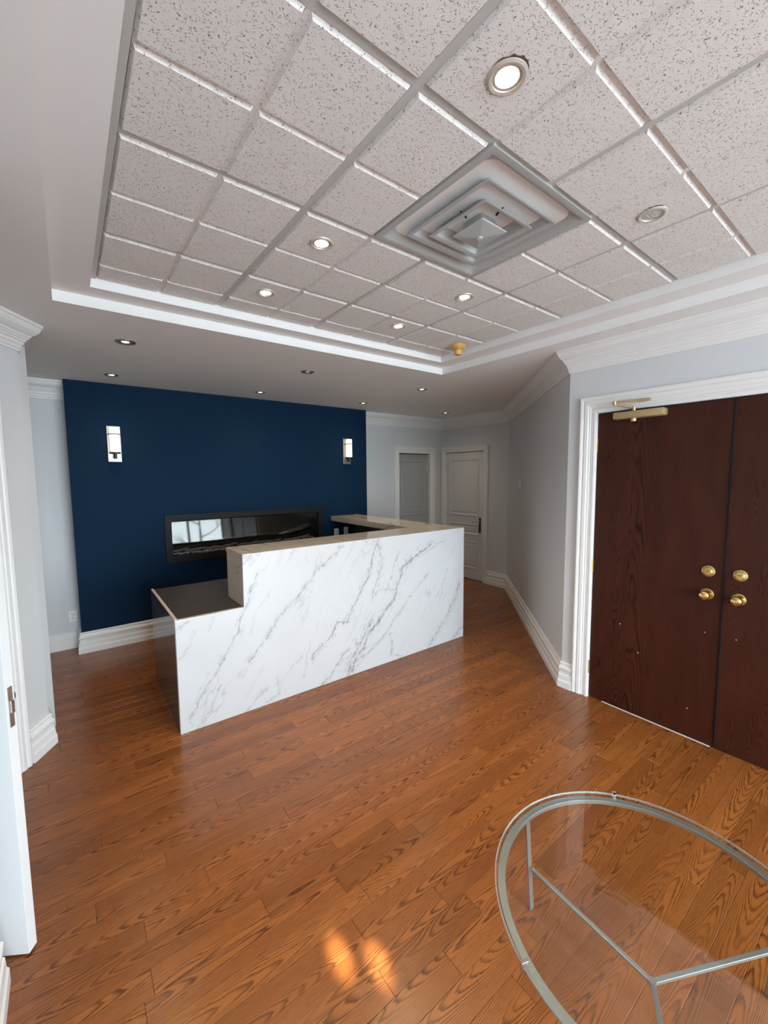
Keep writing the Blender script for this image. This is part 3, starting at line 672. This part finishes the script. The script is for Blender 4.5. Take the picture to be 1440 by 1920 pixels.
# ------------------------------------------------------------------ reception desk
DY = 2.866; X0, X1, X2, YE = .4926, .936, 3.187, 3.812; ZL, ZH = .763, 1.138
desk = thing('reception_desk', 'L-shaped white marble reception desk with a stepped-down dark end', 'reception desk', (1.84, 3.3, 0))
def D(mb, name, m, **k): o = mb.obj(name, m, desk, **k); o.location = -Vector(desk.location); return o
m = MB(); pr = [(X0, 0), (X2, 0), (X2, ZH), (X1, ZH), (X1, ZL), (X0, ZL)]
fr = [m.bm.verts.new((x, DY, z)) for x, z in pr]; bk = [m.bm.verts.new((x, DY+.03, z)) for x, z in pr]
m.bm.faces.new(fr); m.bm.faces.new(bk[::-1])
for i in range(6): m.bm.faces.new((fr[i], fr[(i+1) % 6], bk[(i+1) % 6], bk[i]))
bmesh.ops.bevel(m.bm, geom=[e for e in m.bm.edges if abs(e.verts[0].co.y-DY) < 1e-5 and abs(e.verts[1].co.y-DY) < 1e-5], offset=.0025, segments=1, affect='EDGES')
D(m, 'front_panel', M_MARBLE)
sp = D(MB().box((X0, DY+.03, 0), (X0+.020, YE, ZL-.001), .0008), 'side_panel', M_SIDE)
e = MB().box((X0+.001, DY+.03, ZL-.001), (X0+.019, YE, ZL+.0035)).obj('edge_strip', M_EDGE, sp)
D(MB().box((X0+.020, DY+.03, ZL-.028), (X2-.036, YE, ZL-.003)), 'worktop', M_WORKTOP)
D(MB().box((X1, DY+.03, ZL-.003), (X1+.03, 3.225, ZH-.0305), .0008), 'riser_end', M_MARTOP)
D(MB().box((X1+.03, 3.195, ZL-.003), (X2-.036, 3.225, ZH-.0305)), 'riser_back', M_MARTOP)
m = MB(); m.prism([(X1, DY+.03), (X2, DY+.03), (X2, 4.835), (2.775, 4.835), (2.775, 3.245), (X1, 3.245)], ZH-.030, ZH)
D(m, 'countertop', M_MARTOP)
D(MB().box((2.775, 3.2452, ZH-.062), (2.795, 4.835, ZH-.030)), 'counter_lip', M_MARTOP)
D(MB().box((2.7955, 4.815, ZH-.062), (X2, 4.835, ZH-.030)), 'counter_end', M_MARTOP)
D(MB().box((X2-.036, DY+.03, 0), (X2, 4.835, ZH-.062)), 'wing_panel', M_SIDE)
D(MB().box((2.775, 3.40, .70), (X2-.036, 4.835, .73)), 'wing_worktop', M_WORKTOP)

# ------------------------------------------------------------------ fireplace
fp = thing('electric_fireplace', 'long black linear fireplace set into the navy wall behind the desk', 'fireplace', ((FX0+FX1)/2, YB, FZ0))
def Fp(mb, name, m, par=None, **k):
    o = mb.obj(name, m, par or fp, **k)
    if par is None: o.location = -Vector(fp.location)
    return o
GX0, GX1, GZ0, GZ1 = .850, 2.582, .838, 1.210
m = MB()
for a, b in (((FX0, FZ0), (GX0, FZ1)), ((GX1, FZ0), (FX1, FZ1)), ((GX0, FZ0), (GX1, GZ0)), ((GX0, GZ1), (GX1, FZ1))): m.box((a[0], YB-.022, a[1]), (b[0], YB+.012, b[1]))
Fp(m, 'frame', M_BLACK)
m = MB().poly; mb = MB(); mb.poly([(GX0, YB+.004, GZ0), (GX1, YB+.004, GZ0), (GX1, YB+.004, GZ1), (GX0, YB+.004, GZ1)]); Fp(mb, 'glass_pane', M_FPGLASS)
mb = MB(); y2 = YB+.125
mb.poly([(GX0, y2-.042, GZ0+.088), (GX1, y2-.042, GZ0+.088), (GX1, y2-.002, GZ1+.03), (GX0, y2-.002, GZ1+.03)]); Fp(mb, 'mirror_back', M_BLKGLASS)
mb = MB(); mb.box((GX0-.01, y2+.001, FZ0+.032), (GX1+.01, y2+.01, FZ1-.032)); mb.box((GX0-.012, YB+.012, FZ0+.032), (GX0, y2, FZ1-.032)); mb.box((GX1, YB+.012, FZ0+.032), (GX1+.012, y2, FZ1-.032)); mb.box((GX0, YB+.012, FZ0+.032), (GX1, y2, GZ0)); mb.box((GX0, YB+.012, GZ1), (GX1, y2, FZ1-.032)); Fp(mb, 'firebox', M_BLACK)
random.seed(11)
mb = MB()
for _ in range(420):
    x, y = random.uniform(GX0+.012, GX1-.012), random.uniform(YB+.02, y2-.02); s = random.uniform(.006, .013)
    t = bmesh.new(); bmesh.ops.create_icosphere(t, subdivisions=1, radius=s, matrix=Matrix.Translation((x, y, GZ0+s*.5+random.random()*.012)) @ Matrix.Diagonal((1.3, 1, .7, 1))); mb.add(t)
pb = Fp(mb, 'pebble_bed', M_PEBBLE); pb['kind'] = 'stuff'
for kx in range(15):
    x = GX0+.09+kx*(GX1-GX0-.18)/14+random.uniform(-.03, .03); L = random.uniform(.05, .13); a = random.uniform(-.5, .5); z = GZ0+.028+random.random()*.012
    pts = [(x-L*math.cos(a), YB+.06+random.uniform(-.02, .02), z+random.uniform(-.006, .008)), (x, YB+.06+random.uniform(-.01, .01), z+random.uniform(0, .014)), (x+L*math.cos(a), YB+.065+L*math.sin(a)*.3, z+random.uniform(-.004, .032))]
    Fp(MB().tube(pts, [.010, .014, .009], 8), 'driftwood_log', M_LOG, smooth=True)

# ------------------------------------------------------------------ wall sconces
def sconce(x, label):
    t = thing('wall_sconce', label, 'wall sconce', (x, YB, 1.826), 'sconces on the navy wall')
    MB().box((-.056, -.016, 0), (.056, 0, .342), .002).obj('backplate', M_PLATE, t)
    cy = -.066
    MB().lathe([(0, .092), (.040, .092), (.0415, .098), (.0415, .322), (.0395, .327), (0, .327)], 32, Matrix.Translation((0, cy, 0))).obj('glass_shade', M_SHADE, t, True)
    MB().lathe([(.0418, .258), (.0440, .258), (.0440, .266), (.0418, .266)], 32, Matrix.Translation((0, cy, 0))).obj('shade_band', M_DARKMET, t, True)
    MB().lathe([(0, .076), (.045, .076), (.046, .079), (.046, .091), (0, .091)], 32, Matrix.Translation((0, cy, 0))).obj('shade_holder', M_DARKMET, t, True)
    st = MB().tube([(0, cy, .028), (0, cy, .077)], .0135, 16); st.tube([(0, cy, .050), (0, -.014, .050)], .009, 12); st.obj('stem', M_DARKMET, t, True)
    for a, b in ((-.050, -.043), (.043, .050)): MB().box((a, cy+.0, .259), (b, -.014, .265)).obj('band_arm', M_DARKMET, t)
sconce(.388, 'nickel wall sconce with lit glass cylinder above the left end of the fireplace')
sconce(3.037, 'nickel wall sconce with lit glass cylinder near the right edge of the navy wall')

# ------------------------------------------------------------------ downlights
def downlight(x, y, z, lit, label, group, ring_r=.051, lens=.030, mring=M_TRIMRING, tilt=(0, 0)):
    t = thing('recessed_downlight', label, 'downlight', (x, y, z), group)
    MB().lathe([(lens+.0065, -.001), (lens+.008, -.0045), (ring_r-.006, -.006), (ring_r, -.003), (ring_r+.001, 0), (lens+.0065, 0)], 40).obj('trim_ring', mring, t, True)
    T = Matrix.Rotation(tilt[0], 4, 'X') @ Matrix.Rotation(tilt[1], 4, 'Y')
    MB().lathe([(lens+.0065, .004), (lens+.004, -.0008), (lens+.001, -.0022), (lens-.002, -.0005), (lens-.002, .004)], 36).obj('gimbal_ring', mring, t, True)
    MB().lathe([(lens-.001, -.001), (lens*.6, -.0022), (0, -.003)], 32).obj('lens', M_LIT if lit else M_UNLIT, t, True)
    MB().lathe([(lens+.010, .0005), (lens+.004, .0006), (0, .0007)], 24).obj('dark_gap', M_DARK, t)
    if not lit:
        m = MB()
        for k in range(7):
            a = k*math.pi/3; r = 0 if k == 6 else lens*.55
            m.lathe([(0, -.006), (.0035, -.005), (.0045, -.002)], 8, Matrix.Translation((r*math.cos(a), r*math.sin(a), 0)))
        m.obj('led_lenslets', M_CHROME, t, True)
    return t
zt = PADZ-.001
gT, gS = 'downlights in the ceiling tiles', 'downlights in the plain ceiling'
t1 = downlight(.943, .718, zt, True, 'lit downlight nearest the camera, in the tile before the air diffuser', gT)
downlight(.935, 1.664, zt, True, 'lit downlight in the tile just left of the air diffuser', gT)
downlight(.926, 2.274, zt, True, 'lit downlight in the tile row along the back left tray edge', gT)
downlight(1.848, 1.673, zt, True, 'lit downlight in the tile just behind the air diffuser', gT)
downlight(1.838, 2.251, zt, True, 'lit downlight in the tile left of the yellowed detector', gT)
t6 = downlight(1.864, .731, zt, False, 'unlit downlight in the tile right of the air diffuser', gT)
random.seed(3)
for t, a0, a1 in ((t1, 175, 305), (t6, 165, 250)):      # crumbled tile edge showing past the ring
    m = MB(); N = 16; inn, out = [], []
    for q in range(N+1):
        an_ = math.radians(a0+(a1-a0)*q/N); ro = .0515+(.0035+random.random()*.0075)*math.sin(math.pi*q/N)
        inn.append(m.bm.verts.new((.047*math.cos(an_), .047*math.sin(an_), -.0012))); out.append(m.bm.verts.new((ro*math.cos(an_), ro*math.sin(an_), -.0012)))
    for q in range(N): m.bm.faces.new((inn[q], inn[q+1], out[q+1], out[q]))
    m.obj('crumbled_tile_edge', M_CRUMB, t)
downlight(.366, 3.307, ZS, True, 'lit downlight in plain ceiling nearest the left crown moulding', gS, .060, .024, M_SOFR)
downlight(.369, 4.429, ZS, True, 'lit downlight in plain ceiling above the left sconce', gS, .054, .024, M_SOFR)
downlight(1.712, 4.443, ZS, True, 'lit downlight in plain ceiling above the middle of the fireplace', gS, .054, .024, M_SOFR)
downlight(1.717, 3.344, ZS, False, 'unlit downlight in plain ceiling above the desk', gS, .056, .024, M_SOFR)
downlight(3.012, 4.392, ZS, True, 'lit downlight in plain ceiling above the right sconce', gS, .054, .024, M_SOFR)
downlight(3.04, 3.338, ZS, True, 'lit downlight in plain ceiling near the back right tray corner', gS, .054, .024, M_SOFR)
downlight(4.467, 4.398, ZS, True, 'lit downlight in plain ceiling before the two white doors', gS, .054, .024, M_SOFR)
# ------------------------------------------------------------------ air diffuser
df = thing('air_diffuser', 'square grey stepped air diffuser in the tiled ceiling', 'air vent', (DCX, DCY, ZC), rot=(0, 0, GA))
def sq(h, z, rad=0.0, seg=5):
    if rad <= 0: return [(-h, -h, z), (h, -h, z), (h, h, z), (-h, h, z)]
    out = []
    for cx, cy, a0 in ((h-rad, -h+rad, -90), (h-rad, h-rad, 0), (-h+rad, h-rad, 90), (-h+rad, -h+rad, 180)):
        for k in range(seg+1): a = math.radians(a0+90*k/seg); out.append((cx+rad*math.cos(a), cy+rad*math.sin(a), z))
    return out
def loft(rws, name, m, par, cap=False):
    mb = MB(); V = [[mb.bm.verts.new(p) for p in r] for r in rws]; n = len(V[0])
    for A, B in zip(V, V[1:]):
        for i in range(n): mb.bm.faces.new((A[i], A[(i+1) % n], B[(i+1) % n], B[i]))
    if cap: mb.bm.faces.new(V[-1])
    return mb.obj(name, m, par, True)
R = .006
loft([sq(.306, .008, .004), sq(.306, -.012, .004), sq(.285, -.013, .006), sq(.278, -.011, .008), sq(.262, .004, .03), sq(.250, .018, .06), sq(.242, .034, .085), sq(.238, .060, .09), sq(.236, .16, .09)], 'outer_frame', M_DIFF, df)
loft([sq(.236, .158, .09), sq(.1, .16, .04)], 'plenum_plate', M_PLEN, df, True)
def louver(name, h, z, hin, zin):
    loft([sq(hin+.001, zin+.002, .03), sq((h+hin)/2, z+(zin-z)*.40+.003, .016), sq(h, z+.004, R), sq(h+.0015, z, R), sq(h-.003, z-.0015, R), sq(h-.02, z+.004, .012), sq((h+hin)/2, z+(zin-z)*.42, .02), sq(hin, zin, .03)], name, M_DIFF, df)
louver('louver', .211, -.018, .150, .042); louver('louver', .145, -.028, .092, .030)
loft([sq(.0775, -.034, R), sq(.076, -.037, R), sq(.010, -.050, .004)], 'centre_cone', M_DIFF, df, True)
loft([sq(.0775, -.034, R), sq(.060, -.026, .01), sq(.045, .012, .01)], 'centre_cone_back', M_DIFF, df)
MB().lathe([(.014, -.049), (.013, -.055), (.006, -.058), (0, -.058)], 18).obj('centre_screw', M_DIFF, df, True)
for sx, sy in ((1, 0), (-1, 0), (0, 1), (0, -1)):
    MB().tube([(sx*.08, sy*.08, .0), (sx*.15, sy*.15, .03), (sx*.23, sy*.23, .06)], .004, 6).obj('support_rod', M_BLACK, df)

# ------------------------------------------------------------------ detector, plates
t = thing('smoke_detector', 'yellowed plastic detector on the ceiling tile at the back tray corner', 'detector', (2.478, 2.305, PADZ))
MB().lathe([(0, 0), (.058, 0), (.060, -.004), (.056, -.014), (.040, -.032), (.030, -.038), (0, -.038)], 36).obj('base', M_YELLOW, t, True)
MB().lathe([(.029, -.037), (.032, -.040), (.031, -.050), (.028, -.070), (.025, -.074), (0, -.074)], 30).obj('sensor_head', M_YELLOW, t, True)
for a in (3.6, 4.6): MB().lathe([(0, -.001), (.0045, -.001), (.0045, .001)], 10, Matrix.Translation((.046*math.cos(a), .046*math.sin(a), -.028))).obj('screw_hole', M_SLOT, t)
def plate(o, ax, nrm, kind, label, name, cat, group=None):
    """wall plate: local x along the wall, y out into the room"""
    t = thing(name, label, cat, o, group); t.matrix_world = frame(o, ax, nrm); t['label'] = label
    MB().box((-.035, 0, -.0575), (.035, .006, .0575), .0025).obj('cover_plate', M_PLASTIC, t)
    if kind == 'outlet':
        for z in (-.020, .020):
            r = MB().box((-.017, .005, z-.015), (.017, .009, z+.015), .003).obj('receptacle', M_PLASTIC, t)
            m = MB()
            for x in (-.007, .006): m.box((x-.0012, .0088, z-.003), (x+.0012, .0096, z+.008))
            m.box((-.003, .0088, z-.011), (.003, .0096, z-.006)); m.obj('slots', M_SLOT, r)
    elif kind == 'switch':
        MB().box((-.005, .005, -.012), (.005, .016, .012), .002).obj('toggle', M_PLASTIC, t)
    MB().lathe([(0, .0075), (.003, .007), (.003, .004)], 8, Matrix.Rotation(math.radians(-90), 4, 'X')).obj('cover_screw', M_NICK, t)
    return t
plate((-.031, YG, .320), (1, 0, 0), (0, -1, 0), 'outlet', 'white power outlet on the grey wall left of the navy wall', 'wall_outlet', 'outlet')
plate((2.856, YB, .905), (1, 0, 0), (0, -1, 0), 'outlet', 'white outlet plate on the navy wall nearer the fireplace', 'wall_outlet', 'outlet', 'plates behind the desk')
plate((3.008, YB, .915), (1, 0, 0), (0, -1, 0), 'blank', 'white blank plate on the navy wall under the counter wing', 'wall_plate', 'wall plate', 'plates behind the desk')
dgn = Vector((-1, 1, 0)).normalized(); dga = Vector((1, 1, 0)).normalized()
plate((4.393, 3.054, 1.555), dga, dgn, 'switch', 'white light switch on the bare angled grey wall', 'light_switch', 'switch')
plate((4.375, 3.036, .270), dga, dgn, 'outlet', 'white low outlet on the angled wall, nearer to the double doors', 'wall_outlet', 'outlet', 'low outlets on the angled wall')
plate((4.545, 3.206, .268), dga, dgn, 'blank', 'white low plate on the angled wall, nearer to the white doors', 'wall_plate', 'wall plate', 'low outlets on the angled wall')

# ------------------------------------------------------------------ glass coffee table
TC = Vector((1.333, .424, 0)); ZT = .362
tb = thing('glass_coffee_table', 'round glass coffee table with a pale steel ring and three flat legs', 'coffee table', TC)
n = 120
MB().lathe([(0, ZT+.003), (.462, ZT+.003), (.465, ZT+.005), (.465, ZT+.012), (.462, ZT+.014), (0, ZT+.014)], n).obj('glass_top', M_GLASS, tb)
MB().lathe([(.4655, ZT+.0045), (.4685, ZT+.0055), (.4685, ZT+.0115), (.4655, ZT+.0125)], n).obj('glass_rim', M_GEDGE, tb, True)
MB().lathe([(.436, ZT), (.457, ZT), (.458, ZT-.001), (.458, ZT-.015), (.457, ZT-.016), (.436, ZT-.016), (.435, ZT-.015), (.435, ZT-.001), (.436, ZT)], n).obj('support_ring', M_RING, tb, True)
for k, a in enumerate((90, -30, 210)):
    a = math.radians(a); d = Vector((math.cos(a), math.sin(a), 0)); e = Vector((-d.y, d.x, 0))
    q = math.atan2(.026, ZT-.014); up = Vector((0, 0, 1))*math.cos(q)+d*math.sin(q); ow = d*math.cos(q)-Vector((0, 0, 1))*math.sin(q)
    MB().obox(d*.415+Vector((0, 0, .0012)), ow, e, up, (-.004, -.011, 0), (.004, .011, (ZT-.0155)/math.cos(q)), .001).obj('leg', M_RING, tb)
    q = math.atan2(.173-.133, .42); dd = d*math.cos(q)+Vector((0, 0, math.sin(q))); nn = dd.cross(e)*-1
    if nn.z < 0: nn = -nn
    MB().obox((0, 0, .128), dd, e, nn, (.004, -.007, -.006), (.416, .007, .005), .001).obj('stretcher', M_RING, tb)
MB().lathe([(0, .120), (.011, .120), (.011, .134), (0, .134)], 16).obj('stretcher_hub', M_RING, tb)
for a in (38, 160, 275):
    a = math.radians(a); d = Vector((math.cos(a), math.sin(a), 0)); e = Vector((-d.y, d.x, 0))
    m = MB(); m.obox((0, 0, 0), d, e, (0, 0, 1), (.455, -.006, ZT-.012), (.472, .006, ZT+.002), .001); m.obox((0, 0, 0), d, e, (0, 0, 1), (.469, -.006, ZT), (.474, .006, ZT+.020), .001); m.obox((0, 0, 0), d, e, (0, 0, 1), (.452, -.005, ZT+.0145), (.473, .005, ZT+.019), .001)
    m.obj('glass_clip', M_CHROME, tb)
